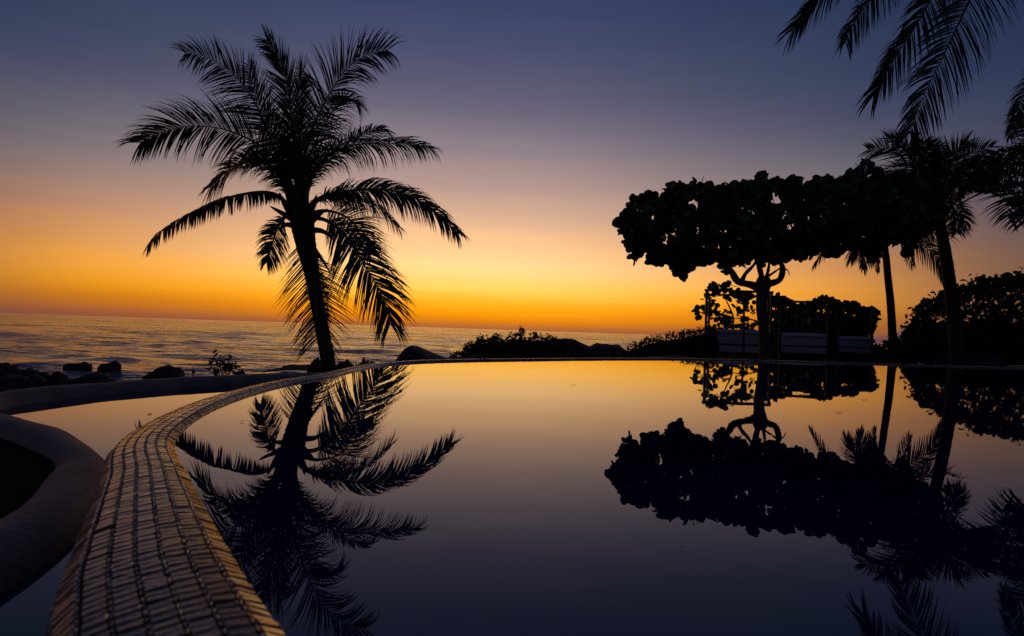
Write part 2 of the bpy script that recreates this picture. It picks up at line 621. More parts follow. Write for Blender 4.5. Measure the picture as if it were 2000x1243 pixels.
# ------------------------------------------------------------------ terrain
ctrl = [(-1.5, 1, -1.0), (-2, 3, -1.0), (-1.6, 4, -1.0), (-3, 3, -1.1), (-2.2, 1.6, -1.1), (-3.5, 5, -1.1), (-1.3, 5.2, -.7), (-1, -1, -1), (-1.2, 0, -1), (-3, 0, -1.2), (-5, 6, -1.3), (-3, 8, -1.2), (-8, 8, -1.8),
        (-8, 14, -2.6), (-5, 12, -1.9), (-14, 14, -3.2), (-12, 22, -4.4), (-5, 16, -1.7), (-4.5, 14, -1.35), (-20, 25, -5), (-5, 24, -3.6), (-10, 30, -5), (0, 32, -4.6), (-2.5, 12, -1.1), (-5.1, 15.6, -1.15), (-6, 17, -1.7),
        (0, 6.6, -.25), (0, 9, -.42), (-1, 8, -.5), (-1.6, 6.5, -.62), (0, 14, -.7), (-3, 14, -.95), (0, 20, -1.3), (4, 24, -1.3), (8, 32, -3.5), (3, 14, -.55), (3, 9.5, -.3),
        (5, 9.5, -.16), (5, 13, -.27), (8, 18, -.35), (12, 18, -.35), (10, 12, -.22), (14, 12, -.25), (9, 22, -.45), (14, 22, -.45), (20, 20, -.4), (12, 30, -2.5), (25, 30, -1.5), (40, 25, -.3), (40, 45, -3),
        (8, 9.2, -.15), (13, 8, -.2), (15, 0, -.1), (10, -10, 0), (0, -10, .0), (-10, -8, -1.4), (-20, 5, -4.5), (-28, -10, -5), (20, -15, 0), (50, 0, 0), (0, -30, 0), (50, -30, 0), (-30, -30, -5), (0, 45, -6), (-30, 40, -6), (20, 45, -5)]
CP = np.array(ctrl)


def terrain_z(x, y):
    x = np.asarray(x, dtype=float)
    y = np.asarray(y, dtype=float)
    d2 = (x[..., None] - CP[:, 0]) ** 2 + (y[..., None] - CP[:, 1]) ** 2 + .05
    w = 1 / d2 ** 1.7
    return (w * CP[:, 2]).sum(-1) / w.sum(-1)


xs = np.concatenate([np.linspace(-40, -14, 27)[:-1], np.linspace(-14, 22, 181)[:-1], np.linspace(22, 70, 40)])
ys = np.concatenate([np.linspace(-40, -4, 25)[:-1], np.linspace(-4, 26, 151)[:-1], np.linspace(26, 55, 30)])
GX, GY = np.meshgrid(xs, ys)
GZ = terrain_z(GX, GY)
V = []
for j in range(GX.shape[0]):
    for i in range(GX.shape[1]):
        x, y, z = GX[j, i], GY[j, i], GZ[j, i]
        left = max(0.0, min(1.0, (2 - x) / 5)) if y > 5 else 0
        z += noise.fractal(Vector((x * .7, y * .7, 0)), 1.0, 2.0, 4) * (.02 + .16 * left)
        V.append((x, y, z))
nx = GX.shape[1]
Fc = [(j * nx + i, j * nx + i + 1, (j + 1) * nx + i + 1, (j + 1) * nx + i) for j in range(GX.shape[0] - 1) for i in range(nx - 1)]
o = obj('ground', V, Fc, M['ground'], smooth=True, kind='structure')
o['label'] = 'dark sloping ground and lawn between pool and sea'


def tz(x, y):
    return float(terrain_z(np.array([x]), np.array([y]))[0])


# ------------------------------------------------------------------ sea
SEA = -3.4
rows = [14 * (30000 / 14) ** (i / 620) for i in range(621)]
azs = [math.radians(a) for a in np.concatenate([np.linspace(-180, -50, 14)[:-1], np.linspace(-50, 45, 561)[:-1], np.linspace(45, 180, 14)])]
rr = np.array(rows)[:, None]
aa = np.array(azs)[None, :]
SX = rr * np.sin(aa)
SY = rr * np.cos(aa)
SZ = np.full(SX.shape, SEA)
rs = np.random.RandomState(3)
step = rr * (math.log(30000 / 14) / 620)
for lam, amp, cnt in ((1.6, .022, 6), (3.2, .045, 6), (6.5, .08, 5), (13, .11, 4), (26, .16, 4), (60, .22, 3), (150, .35, 3)):
    for _k in range(cnt):
        th = rs.normal(0, .35)
        l = lam * rs.uniform(.75, 1.3)
        ph = rs.uniform(0, 6.28)
        kx, ky = math.sin(th) * 2 * PI / l, math.cos(th) * 2 * PI / l
        fade = np.clip(1.4 - step / (l * .28), 0, 1)
        arg = kx * SX + ky * SY + ph + .8 * np.sin(SX * .9 / lam + ph * 3)
        SZ = SZ + amp / math.sqrt(cnt) * (1.9 if 3 < lam < 30 else 1.3) * (1 - 2 * np.abs(np.sin(arg / 2)) ** .9) * .8 * fade
V = np.stack([SX, SY, SZ], -1).reshape(-1, 3)
nc = SX.shape[1]
Fc = [(j * nc + i, (j + 1) * nc + i, (j + 1) * nc + i + 1, j * nc + i + 1) for j in range(len(rows) - 1) for i in range(nc - 1)]
me = mesh('sea', V.tolist(), Fc, M['sea'], True)
sea = bpy.data.objects.new('sea', me)
COL.objects.link(sea)
sea['kind'] = 'structure'
sea['label'] = 'rippled sea reflecting the orange dusk out to the horizon'
# foam near the shore in the sea material
t = M['sea'].node_tree
b = t.nodes['Principled BSDF']
tc = t.nodes.new('ShaderNodeTexCoord')
mp = t.nodes.new('ShaderNodeMapping')
mp.inputs['Scale'].default_value = (.05, .28, 1)
t.links.new(tc.outputs['Object'], mp.inputs[0])
n = t.nodes.new('ShaderNodeTexNoise')
n.inputs['Scale'].default_value = 1.0
n.inputs['Detail'].default_value = 7
n.inputs['Roughness'].default_value = .65
t.links.new(mp.outputs[0], n.inputs['Vector'])
sp = t.nodes.new('ShaderNodeSeparateXYZ')
t.links.new(tc.outputs['Object'], sp.inputs[0])
m1 = t.nodes.new('ShaderNodeMapRange')
m1.inputs[1].default_value, m1.inputs[2].default_value, m1.inputs[3].default_value, m1.inputs[4].default_value = 30, 75, .0, -.25
t.links.new(sp.outputs[1], m1.inputs[0])
ad = t.nodes.new('ShaderNodeMath'); ad.operation = 'ADD'
t.links.new(n.outputs[0], ad.inputs[0])
t.links.new(m1.outputs[0], ad.inputs[1])
r = t.nodes.new('ShaderNodeValToRGB')
r.color_ramp.elements[0].position, r.color_ramp.elements[0].color = .46, (.11, .105, .15, 1)
r.color_ramp.elements[1].position, r.color_ramp.elements[1].color = .60, (.62, .62, .66, 1)
t.links.new(ad.outputs[0], r.inputs[0])
t.links.new(r.outputs[0], b.inputs['Base Color'])

# ------------------------------------------------------------------ rocks
def rock(outline, D, depth, label, zbase=None, rough=.13, seed=0, nu=64, nv=26, group='rocks along the shore'):
    """outline: pixels of the top silhouette from left to right; body is a lumpy dome of real depth standing at distance D"""
    P = [at(x, y, D) for x, y in outline]
    x0, x1 = P[0].x, P[-1].x
    px = [p.x for p in P]
    pz = [p.z for p in P]
    zb = zbase if zbase is not None else min(pz[0], pz[-1])
    V, Fc = [], []
    for i in range(nu + 1):
        u = i / nu
        x = x0 + (x1 - x0) * u
        z = np.interp(x, px, pz) - zb
        if rough > .06:
            z *= 1 + .45 * noise.noise(Vector((u * 9 + seed, 0, 0))) + .3 * noise.noise(Vector((u * 23, seed, 0)))
        ry = depth * math.sqrt(max(.0, math.sin(PI * min(1, max(0, u))))) * .9 + .02
        for j in range(nv + 1):
            a = PI * j / nv
            zz = max(z, 0) * max(0.0, math.sin(a)) ** .75
            q = Vector((x, D + ry * math.cos(a), zb + zz))
            sc = (x1 - x0)
            amp_ = min(sc, 2.2 * (max(pz) - zb))
            d = noise.fractal(q * (5 / sc) + Vector((seed, 0, 0)), .9, 2.1, 5) * rough * amp_ * .5
            if rough > .06:
                d += (.35 - noise.voronoi(q * (9 / sc) + Vector((0, seed, 0)))[0][0]) * rough * amp_ * .6
            dd = d * min(1, zz / (.15 * sc + 1e-6) + .3)
            V.append(q + Vector((dd * .3, dd * .5 * (-1 if a > PI / 2 else 1), dd * .45)))
    zmin = zb - max(.6, depth)
    k = nv + 1
    for i in range(nu):
        for j in range(nv):
            a = i * k + j
            Fc.append((a, a + 1, a + k + 1, a + k))
    # skirt going into the ground
    n0 = len(V)
    for i in range(nu + 1):
        V.append(Vector((V[i * k].x, V[i * k].y, zmin)))
        V.append(Vector((V[i * k + nv].x, V[i * k + nv].y, zmin)))
    for i in range(nu):
        Fc.append((n0 + 2 * i, i * k, (i + 1) * k, n0 + 2 * i + 2))
        Fc.append((i * k + nv, n0 + 2 * i + 1, n0 + 2 * i + 3, (i + 1) * k + nv))
    o = obj('coastal_rock', V, Fc, M['rock'], origin=Vector(((x0 + x1) / 2, D, zb)), smooth=rough < .06)
    return tag(o, label, 'rock', group)


rock([(745, 712), (765, 708), (779, 703), (786, 690), (795, 679), (803, 675), (815, 677), (832, 684), (850, 692), (868, 699), (888, 703), (905, 706)], 12, .9,
     'large smooth boulder with a steep left face, just beyond the pool edge', rough=.035, seed=2)
rock([(1060, 702), (1078, 670), (1090, 661), (1105, 660), (1120, 662), (1140, 672), (1152, 677), (1165, 670), (1180, 671), (1195, 673), (1207, 672), (1216, 680), (1228, 688), (1240, 685), (1254, 692), (1262, 704)], 17, 1.0,
     'long low dark rock ridge between the two shrubby mounds', rough=.055, seed=5)
rock([(100, 738), (108, 733), (120, 731), (131, 740)], 20, .4, 'small rock just above the left wall, left of a longer rock', seed=8, zbase=-2.2)
rock([(133, 746), (142, 740), (155, 739), (166, 736), (176, 731), (186, 728), (196, 732), (210, 735), (226, 746)], 18, .45, 'ragged dark rock peeping over the wall above the tight curve', seed=11)
rock([(283, 738), (295, 728), (306, 727), (315, 718), (325, 716), (338, 720), (344, 724), (352, 724), (356, 736)], 16, .5, 'peaked dark rock above the middle of the plastered wall', seed=14)
rock([(-60, 752), (-30, 742), (-8, 739), (12, 741), (24, 736), (36, 738), (50, 735), (66, 738), (78, 737), (90, 743), (98, 750)], 29.6, .9, 'long dark reef rock at the left edge of the photo, nearest the wall', zbase=-3.7, seed=17, rough=.10)
rock([(-50, 730), (-20, 721), (0, 722), (14, 718), (30, 721), (45, 723), (60, 721), (75, 725), (98, 730)], 34.5, .7, 'flat wave-washed reef rock farther out at the left edge', zbase=-3.7, seed=20, rough=.08)
rock([(-30, 716), (-6, 709), (8, 710), (18, 711), (34, 716)], 39.5, .5, 'small reef rock farthest out at the left edge', zbase=-3.6, seed=21)
rock([(192, 716), (202, 710), (212, 710), (222, 706), (230, 709), (236, 714)], 43, .5, 'small rock awash in the surf left of the palm', zbase=-3.6, seed=23)
rock([(124, 713), (134, 709), (150, 710), (168, 708), (180, 713)], 43.5, .4, 'narrow wet reef ledge in the surf left of the smaller awash rock', zbase=-3.6, seed=44)
rock([(-10, 770), (0, 765), (10, 762), (22, 761), (28, 768)], 25, .6, 'small stone beside the wall top at the far left', zbase=-3.2, seed=24)
rock([(601, 723), (606, 712), (615, 706), (624, 708), (632, 724)], 15.5, .35, 'dark rock at the left foot of the big coconut palm', seed=26, zbase=-1.2)
rock([(652, 722), (660, 713), (672, 708), (686, 710), (694, 719)], 15.5, .4, 'low rock at the right foot of the big coconut palm', seed=29, zbase=-1.15)
rock([(693, 719), (702, 711), (712, 710), (722, 706), (732, 712), (738, 718)], 14.5, .35, 'bumpy low rock between the palm and the boulder', seed=31, zbase=-1.05)
rock([(872, 706), (884, 699), (900, 697), (914, 699), (930, 694), (948, 698), (964, 706)], 13.5, .5, 'low broken rock at the foot of the left shrub mound beside the boulder', seed=51, rough=.1)
rock([(545, 732), (552, 727), (562, 729), (572, 731)], 13, .2, 'tiny stone left of the palm foot behind the wall', seed=33)
rock([(1240, 704), (1270, 697), (1310, 695), (1345, 697), (1380, 703)], 13, .6, 'low mossy rock shelf in front of the right shrub mound', seed=35, rough=.05)
rock([(1815, 713), (1835, 690), (1870, 686), (1900, 690), (1925, 684), (1950, 692), (1962, 712)], 17.5, .4, 'pale grey rock at the foot of the big hedge', seed=38, rough=.08)


# ------------------------------------------------------------------ palms
def frond(parent, pts, L, theta, droop=.35, n=70, w=.042, start=.12, rad=.028, lside=1.0, rside=1.0, alpha=(62, 22), vee=.15, tiplen=.42, clump=.16, petcol='rachis', cut=1.0):
    P = [p if isinstance(p, Vector) else at(*p) for p in pts]
    C, _ = resample(catmull(P, 10), 46)
    C, _ = resample(C[:max(8, int(46 * cut))], 46)
    Vr, Fr = [], []
    tube(Vr, Fr, C, lambda t: rad * (1.9 * (1 - t) ** 3 + 1.0 * (1 - t) + .08), 6)
    fr = obj('frond', Vr, Fr, M[petcol], parent, origin=C[0], smooth=True)
    V, Fc = [], []
    nC = len(C) - 1
    th = math.radians(theta)
    segs = 5
    wprof = (.55, 1.0, .95, .7, .4, .0)
    for side in (-1, 1):
        sidek = lside if side < 0 else rside
        bunch = 0
        for i in range(n):
            t = start + (1 - start) * (i + rnd(-.3, .3)) / n
            t = min(.995, max(start, t))
            fi = t * nC
            k = min(nC - 1, int(fi))
            base = C[k].lerp(C[k + 1], fi - k)
            T = (C[min(k + 2, nC)] - C[max(0, k - 1)]).normalized()
            view = (base - CAM).normalized()
            sv = (view - T * view.dot(T))
            if sv.length < .1:
                sv = Vector((0, 1, 0)) - T * T.y
            sv.normalize()
            si = T.cross(sv).normalized()
            Sd = (sv * math.cos(th) + si * math.sin(th)) * side
            N = T.cross(Sd) * side
            if N.z < 0 and abs(N.z) > .2:
                N = -N
            if random.random() < .18:
                bunch = rnd(-clump, clump)
            if random.random() < .03:
                continue
            al = math.radians(alpha[0] + (alpha[1] - alpha[0]) * t ** 1.7) + bunch + rnd(-.05, .05)
            d = (T * math.cos(al) + Sd * math.sin(al) + N * (vee + rnd(-.1, .1))).normalized()
            u = (t - start) / (1 - start)
            prof_ = min(1, .45 + 2.6 * u) * (1 - (1 - tiplen) * max(0, (u - .45) / .55) ** 1.4)
            ln = L * prof_ * sidek * rnd(.86, 1.08)
            dr = droop * rnd(.7, 1.35)
            Wv = d.cross(N)
            Wv = (Wv.normalized() + N * rnd(-.5, .5)).normalized()
            i0 = len(V)
            kink = rnd(.35, .8) if random.random() < .12 else 2
            p = base.copy()
            dd = d.copy()
            ww = w * rnd(.8, 1.15)
            for s in range(segs + 1):
                f = s / segs
                wv = Wv * ww * wprof[s] * .5
                if s < segs:
                    V += [p - wv, p + wv]
                else:
                    V.append(p)
                dd = (dd + Vector((0, 0, -1)) * (dr * (.35 + f) * .55 + (.9 if abs(f - kink) < .12 else 0))).normalized()
                p = p + dd * (ln / segs)
            for s in range(segs - 1):
                a = i0 + 2 * s
                Fc.append((a, a + 1, a + 3, a + 2))
            a = i0 + 2 * (segs - 1)
            Fc.append((a, a + 1, a + 2))
    obj('leaflets', V, Fc, M['leaf'], fr, kind='stuff')
    return fr


def trunk(parent, P, rads, name='trunk', rings=True, mat='bark', seg=14, n=90):
    C, L = resample(catmull(P, 12), n)
    rr_ = []
    for i in range(n):
        t = i / (n - 1)
        r = np.interp(t, [a for a, b in rads], [b for a, b in rads])
        if rings:
            r *= 1 + .05 * (((i * 5.3 / 10) % 1) - .5) + rnd(-.01, .01)
        rr_.append(float(r))
    V, Fc = [], []
    tube(V, Fc, C, rr_, seg)
    return obj(name, V, Fc, M[mat], parent, smooth=True)


# --- the big coconut palm -------------------------------------------------
D0 = 16.0
base = at(641, 722, D0)
base.z = tz(base.x, base.y) - .15
palm = thing('coconut_palm', at(641, 720, D0), 'tall leaning coconut palm silhouetted between pool and sea, left of the boulder', 'palm tree', 'coconut palms')
trunk(palm, [base, at(640, 706, D0), at(632, 660, D0), at(621, 600, D0), at(608, 530, D0), at(596, 470, D0), at(588, 420, D0), at(582, 380, D0)],
      [(0, .25), (.06, .22), (.3, .19), (.5, .19), (.62, .21), (.72, .26), (.84, .32), (.93, .30), (1, .2)])


def bf(pts, L, theta, dz=0.0, **k):
    """frond of the big palm: dz = depth reached by the tip relative to the crown (m)"""
    n = len(pts)
    k['n'] = int(k.get('n', 70) * 1.55)
    k.setdefault('tiplen', .55)
    k.setdefault('cut', .95)
    if 'alpha' in k:
        k['alpha'] = (k['alpha'][0] + 4, k['alpha'][1] + 9)
    else:
        k['alpha'] = (60, 26)
    k.setdefault('w', .036)
    return frond(palm, [(x, y, D0 + dz * (i / (n - 1)) ** 1.2) for i, (x, y) in enumerate(pts)], L * 1.13, theta, **k)


bf([(575, 400), (540, 300), (500, 205), (462, 152), (421, 120), (381, 106), (336, 101)], 1.15, 75, 1.0, droop=.25, n=75, alpha=(66, 18), lside=.9)
bf([(572, 405), (550, 335), (526, 298), (490, 274), (454, 258), (417, 249), (363, 247), (300, 265), (250, 295)], 1.15, 62, -1.5, droop=.42, n=84, alpha=(66, 25))
bf([(570, 410), (548, 345), (508, 313), (468, 316), (435, 343), (400, 378)], .95, 35, -2.2, droop=.5, n=64)
bf([(568, 415), (548, 386), (519, 376), (472, 380), (417, 396), (345, 432), (305, 462), (276, 500)], .62, 20, 1.0, droop=1.4, n=90, alpha=(60, 30), tiplen=.7, w=.05)
bf([(580, 425), (556, 425), (540, 450), (530, 485), (518, 522)], .72, 65, -1.8, droop=.35, n=46, alpha=(50, 18), start=.2)
bf([(588, 430), (586, 470), (600, 520), (613, 575), (620, 624), (616, 690)], 1.3, 85, -.9, droop=.15, n=44, alpha=(52, 30), start=.2, w=.03, clump=.06)
bf([(600, 425), (635, 430), (672, 458), (713, 520), (748, 583), (768, 655)], 1.35, 75, -1.0, droop=.35, n=92, alpha=(54, 16), start=.16)
bf([(600, 420), (640, 412), (685, 430), (706, 466), (730, 505)], .9, 70, -2.0, droop=.35, n=52, alpha=(62, 18), start=.25)
bf([(600, 410), (625, 388), (661, 376), (730, 370), (782, 376), (834, 401), (872, 432), (911, 474)], 1.0, 40, 1.0, droop=.75, n=88, alpha=(55, 22), w=.05)
bf([(598, 410), (620, 392), (660, 385), (715, 392), (752, 415), (788, 455)], .9, 30, 3.0, droop=.8, n=64)
bf([(595, 405), (606, 350), (634, 310), (685, 285), (757, 281), (811, 282), (866, 298)], 1.0, 38, .8, droop=.75, n=80, alpha=(55, 22))
bf([(592, 400), (615, 335), (655, 292), (703, 265), (743, 252), (771, 266)], .85, 40, 2.5, droop=.5, n=60)
bf([(588, 395), (596, 300), (612, 247), (640, 190), (672, 140), (705, 114), (743, 100), (784, 98)], 1.2, 62, -.8, droop=.42, n=76, alpha=(62, 22), clump=.24)
bf([(588, 395), (600, 320), (630, 250), (662, 200), (690, 195), (708, 225)], 1.05, 50, 2.0, droop=.6, n=60)
bf([(582, 395), (575, 300), (566, 200), (552, 130), (532, 95), (509, 60)], .95, 60, .6, droop=.15, n=74, alpha=(42, 16))
bf([(584, 395), (584, 300), (583, 210), (585, 160), (598, 130)], .95, 40, -1.5, droop=.35, n=60, alpha=(45, 22))
bf([(578, 395), (553, 310), (522, 240), (497, 170), (478, 110)], .95, 60, 2.5, droop=.2, n=64, alpha=(50, 18))
bf([(594, 440), (604, 480), (618, 540), (630, 600), (634, 650)], .62, 75, 1.5, droop=.3, n=40, alpha=(50, 25), start=.3, w=.026, clump=.05)
# leaf bases and dry sheaths
for (pts, r0) in (([(575, 425), (556, 398), (545, 376)], .13), ([(578, 432), (548, 415), (527, 403)], .10), ([(572, 440), (556, 440), (543, 452)], .08), ([(600, 440), (622, 420), (640, 408)], .12),
                  ([(598, 430), (612, 402), (618, 380)], .12), ([(585, 420), (577, 390), (572, 360)], .16), ([(592, 420), (596, 385), (600, 350)], .16), ([(610, 480), (632, 512), (646, 535)], .06), ([(604, 450), (630, 452), (655, 470)], .09)):
    P, _ = resample(catmull([at(x, y, D0 - .15) for x, y in pts], 8), 14)
    V, Fc = [], []
    tube(V, Fc, P, lambda t: r0 * (1 - t) ** .7 + .008, 8)
    obj('leaf_sheath', V, Fc, M['sheath'], palm, smooth=True)

# --- small coconut palm beyond the daybeds --------------------------------
D1 = 22.0
p2 = thing('coconut_palm', at(1744, 700, D1), 'slim distant coconut palm with drooping fronds, just right of the daybeds', 'palm tree', 'coconut palms')
b1 = at(1744, 700, D1); b1.z = tz(b1.x, b1.y) - .1
trunk(p2, [b1, at(1744, 680, D1), at(1740, 600, D1), at(1734, 540, D1), at(1729, 484, D1)], [(0, .18), (.1, .15), (.6, .13), (.92, .12), (1, .10)])
H = (1729, 484)
for pts, L, th, dz, dr in (([H, (1760, 462), (1800, 478), (1835, 512), (1848, 550)], 1.0, 55, -.8, .7), ([H, (1752, 450), (1790, 440), (1840, 460), (1885, 448)], .95, 45, .8, .6),
                           ([H, (1700, 462), (1675, 480), (1662, 510)], .9, 40, 1, .6), ([H, (1705, 470), (1692, 492), (1686, 525)], .8, 55, -1, .5),
                           ([H, (1690, 440), (1640, 450), (1590, 520)], .8, 35, .5, .8), ([H, (1735, 430), (1760, 390), (1800, 370)], 1.0, 60, 1, .4),
                           ([H, (1715, 430), (1690, 395), (1650, 380)], 1.0, 60, 1, .4), ([H, (1728, 440), (1722, 390), (1728, 350)], 1.0, 60, -1, .3), ([H, (1742, 455), (1765, 470), (1785, 520)], .8, 45, 2, .6),
                           ([H, (1722, 470), (1712, 495), (1716, 530)], .5, 50, 1.5, .5)):
    n_ = len(pts)
    frond(p2, [(x, y, D1 + dz * i / (n_ - 1)) for i, (x, y) in enumerate(pts)], L, th, droop=dr, n=56, w=.05, rad=.02)

# --- big right palm --------------------------------------------------------
D2 = 14.0
p3 = thing('stout_palm', at(1868, 716, D2), 'leaning palm with short upswept stiff fronds, its thick trunk in front of the hedge', 'palm tree')
b2 = at(1868, 720, D2); b2.z = tz(b2.x, b2.y) - .1
trunk(p3, [b2, at(1868, 700, D2), at(1862, 620, D2), at(1853, 540, D2), at(1838, 450, D2), at(1828, 395, D2)], [(0, .17), (.06, .15), (.4, .135), (.7, .13), (.88, .12), (1, .15)])
H = (1828, 400)
for pts, L, th, dz, dr in (([H, (1800, 330), (1750, 292), (1695, 292)], .78, 65, -.5, .15), ([H, (1808, 330), (1780, 290), (1735, 270)], .75, 65, .8, .12), ([H, (1820, 340), (1812, 300), (1805, 275)], .7, 70, -1.3, .1),
                           ([H, (1826, 340), (1830, 305), (1828, 285)], .7, 70, 1.3, .1), ([H, (1840, 340), (1862, 300), (1890, 275)], .7, 65, -.5, .15), ([H, (1848, 350), (1890, 305), (1940, 285)], .8, 65, .6, .15),
                           ([H, (1855, 365), (1900, 335), (1960, 330)], .85, 60, 1.2, .25), ([H, (1850, 370), (1885, 350), (1930, 345)], .8, 60, -1.5, .3), ([H, (1800, 350), (1765, 330), (1720, 345)], .8, 60, 1.5, .3),
                           ([H, (1800, 365), (1760, 365), (1722, 400)], .8, 55, -1.0, .4), ([H, (1855, 395), (1875, 410), (1888, 440)], .7, 60, .8, .4), ([H, (1800, 390), (1775, 410), (1760, 450)], .8, 60, .8, .4),
                           ([H, (1845, 400), (1862, 425), (1868, 455)], .6, 60, -1.2, .4), ([H, (1815, 400), (1795, 430), (1790, 470)], .6, 55, -1.0, .4)):
    n_ = len(pts)
    frond(p3, [(x, y, D2 + dz * i / (n_ - 1)) for i, (x, y) in enumerate(pts)], L, th, droop=dr, n=48, w=.032, rad=.02, alpha=(66, 26), start=.2, clump=.15)

# --- palm just outside the right edge, curling fronds into view -------------
D3 = 12.0
p4 = thing('arching_palm', at(2110, 722, D3), 'palm at the right edge of the photo with one frond curling down into view', 'palm tree')
b3 = at(2110, 722, D3); b3.z = tz(b3.x, b3.y) - .1
trunk(p4, [b3, at(2108, 600, D3), at(2095, 480, D3), at(2080, 340, D3)], [(0, .18), (.1, .15), (1, .12)])
H = (2080, 345)
for pts, L, th, dz, dr in (([H, (2040, 340), (2000, 352), (1976, 380), (1966, 425)], .95, 80, -.6, .18), ([H, (2050, 360), (2022, 390), (2008, 430)], .85, 70, .6, .2),
                           ([H, (2050, 290), (2010, 250), (1985, 225)], .6, 70, .5, .3), ([H, (2060, 300), (2030, 285), (2000, 295)], .8, 60, 1, .3),
                           ([H, (2100, 280), (2150, 240), (2220, 260)], .9, 60, .5, .3), ([H, (2120, 330), (2170, 350), (2210, 420)], .9, 60, -.5, .4), ([H, (2045, 320), (1990, 318), (1940, 340)], .8, 50, 1.6, .5)):
    n_ = len(pts)
    frond(p4, [(x, y, D3 + dz * i / (n_ - 1)) for i, (x, y) in enumerate(pts)], L, th, droop=dr, n=26, w=.04, rad=.018, alpha=(80, 25), start=.3, clump=.08)

# --- tall palm whose fronds hang in at the top right -------------------------
D4 = 15.0
p5 = thing('coconut_palm', at(2180, 735, D4), 'tall coconut palm whose long fronds hang down into the top right corner', 'palm tree', 'coconut palms')
b4 = at(2180, 735, D4); b4.z = tz(b4.x, b4.y) - .1
trunk(p5, [b4, at(2178, 600, D4), at(2160, 350, D4), at(2100, 50, D4), at(2010, -140, D4), at(1950, -225, D4)], [(0, .26), (.05, .2), (1, .15)], n=140)
H = (1940, -235)
for pts, L, th, dz, dr, la in (([H, (1830, -215), (1720, -140), (1640, -50), (1575, 25), (1547, 60)], 1.25, 62, .5, .35, 1), ([H, (1850, -190), (1770, -100), (1700, 0), (1665, 50), (1650, 86)], 1.2, 65, -.8, .35, 1),
                               ([H, (1900, -150), (1850, -60), (1795, 40), (1752, 108), (1718, 165), (1706, 188)], 1.3, 65, .8, .35, 1), ([H, (1935, -150), (1920, -60), (1880, 30), (1840, 115), (1805, 185), (1776, 262)], 1.7, 66, -1.0, .3, 1),
                               ([H, (2040, -230), (2140, -170), (2220, -60)], 1.1, 60, .5, .35, 1), ([H, (1990, -330), (2060, -420), (2160, -470)], 1.1, 60, 1.5, .35, 1),
                               ([H, (1900, -340), (1830, -430), (1740, -480)], 1.1, 60, -1.5, .35, 1), ([H, (1840, -300), (1740, -320), (1620, -260)], 1.1, 60, 1.5, .35, 1)):
    n_ = len(pts)
    frond(p5, [(x, y, D4 + dz * i / (n_ - 1)) for i, (x, y) in enumerate(pts)], L, th, droop=dr, n=104, w=.045, rad=.034, alpha=(54, 22), start=.15, clump=.12, tiplen=.6)

# --- frond tips at the right edge (another palm farther right) ---------------
D5 = 11.0
p6 = thing('feather_palm', at(2240, 730, D5), 'palm whose single fine frond dips in at the right edge, above the leafy crowns', 'palm tree')
b5 = at(2240, 730, D5); b5.z = tz(b5.x, b5.y) - .1
trunk(p6, [b5, at(2238, 500, D5), at(2220, 200, D5), at(2190, 60, D5)], [(0, .2), (.1, .15), (1, .12)])
H = (2190, 60)
for pts in ([H, (2120, 80), (2050, 120), (2000, 185), (1972, 268)], [H, (2150, 0), (2110, -30), (2070, -20)], [H, (2230, 0), (2280, 10), (2330, 80)], [H, (2150, 110), (2110, 180), (2095, 260)]):
    n_ = len(pts)
    frond(p6, [(x, y, D5 + .4 * i / (n_ - 1)) for i, (x, y) in enumerate(pts)], .55, 70, droop=.5, n=60, w=.03, rad=.018, alpha=(65, 25), start=.25)


# ------------------------------------------------------------------ leafy crowns
def inside(px, py, poly):
    c = False
    j = len(poly) - 1
    for i in range(len(poly)):
        xi, yi = poly[i]
        xj, yj = poly[j]
        if (yi > py) != (yj > py) and px < (xj - xi) * (py - yi) / (yj - yi) + xi:
            c = not c
        j = i
    return c


def edge_dist(px, py, poly):
    m = 1e9
    for i in range(len(poly)):
        x1, y1 = poly[i]
        x2, y2 = poly[(i + 1) % len(poly)]
        dx, dy = x2 - x1, y2 - y1
        t = max(0, min(1, ((px - x1) * dx + (py - y1) * dy) / (dx * dx + dy * dy + 1e-9)))
        m = min(m, math.hypot(px - x1 - t * dx, py - y1 - t * dy))
    return m


def round_leaf():
    V = [Vector((0, 0, -.02))]
    n = 10
    for k in range(n):
        a = 2 * PI * k / n
        r = .5 * (1 - .10 * math.exp(-((a - PI) / .5) ** 2)) * (1 + .04 * math.sin(3 * a))
        V.append(Vector((r * math.cos(a) * 1.06, r * math.sin(a), .07 * math.sin(a) ** 2 + .02 * math.cos(2 * a))))
    F_ = [(0, 1 + k, 1 + (k + 1) % n) for k in range(n)]
    return V, F_


def oval_leaf():
    pts = [(-.5, 0, 0), (-.25, .2, .05), (.1, .24, .06), (.4, .12, .0), (.55, 0, -.08), (.4, -.12, .0), (.1, -.24, .06), (-.25, -.2, .05)]
    V = [Vector(p) for p in pts] + [Vector((0, 0, -.03))]
    return V, [(8, k, (k + 1) % 8) for k in range(8)]


def tiny_leaf():
    V = [Vector(p) for p in ((-.5, 0, 0), (0, .22, .05), (.5, 0, -.05), (0, -.22, .05))]
    return V, [(0, 1, 2), (0, 2, 3)]


LEAF = {'round': round_leaf(), 'oval': oval_leaf(), 'tiny': tiny_leaf()}
_shared = {}


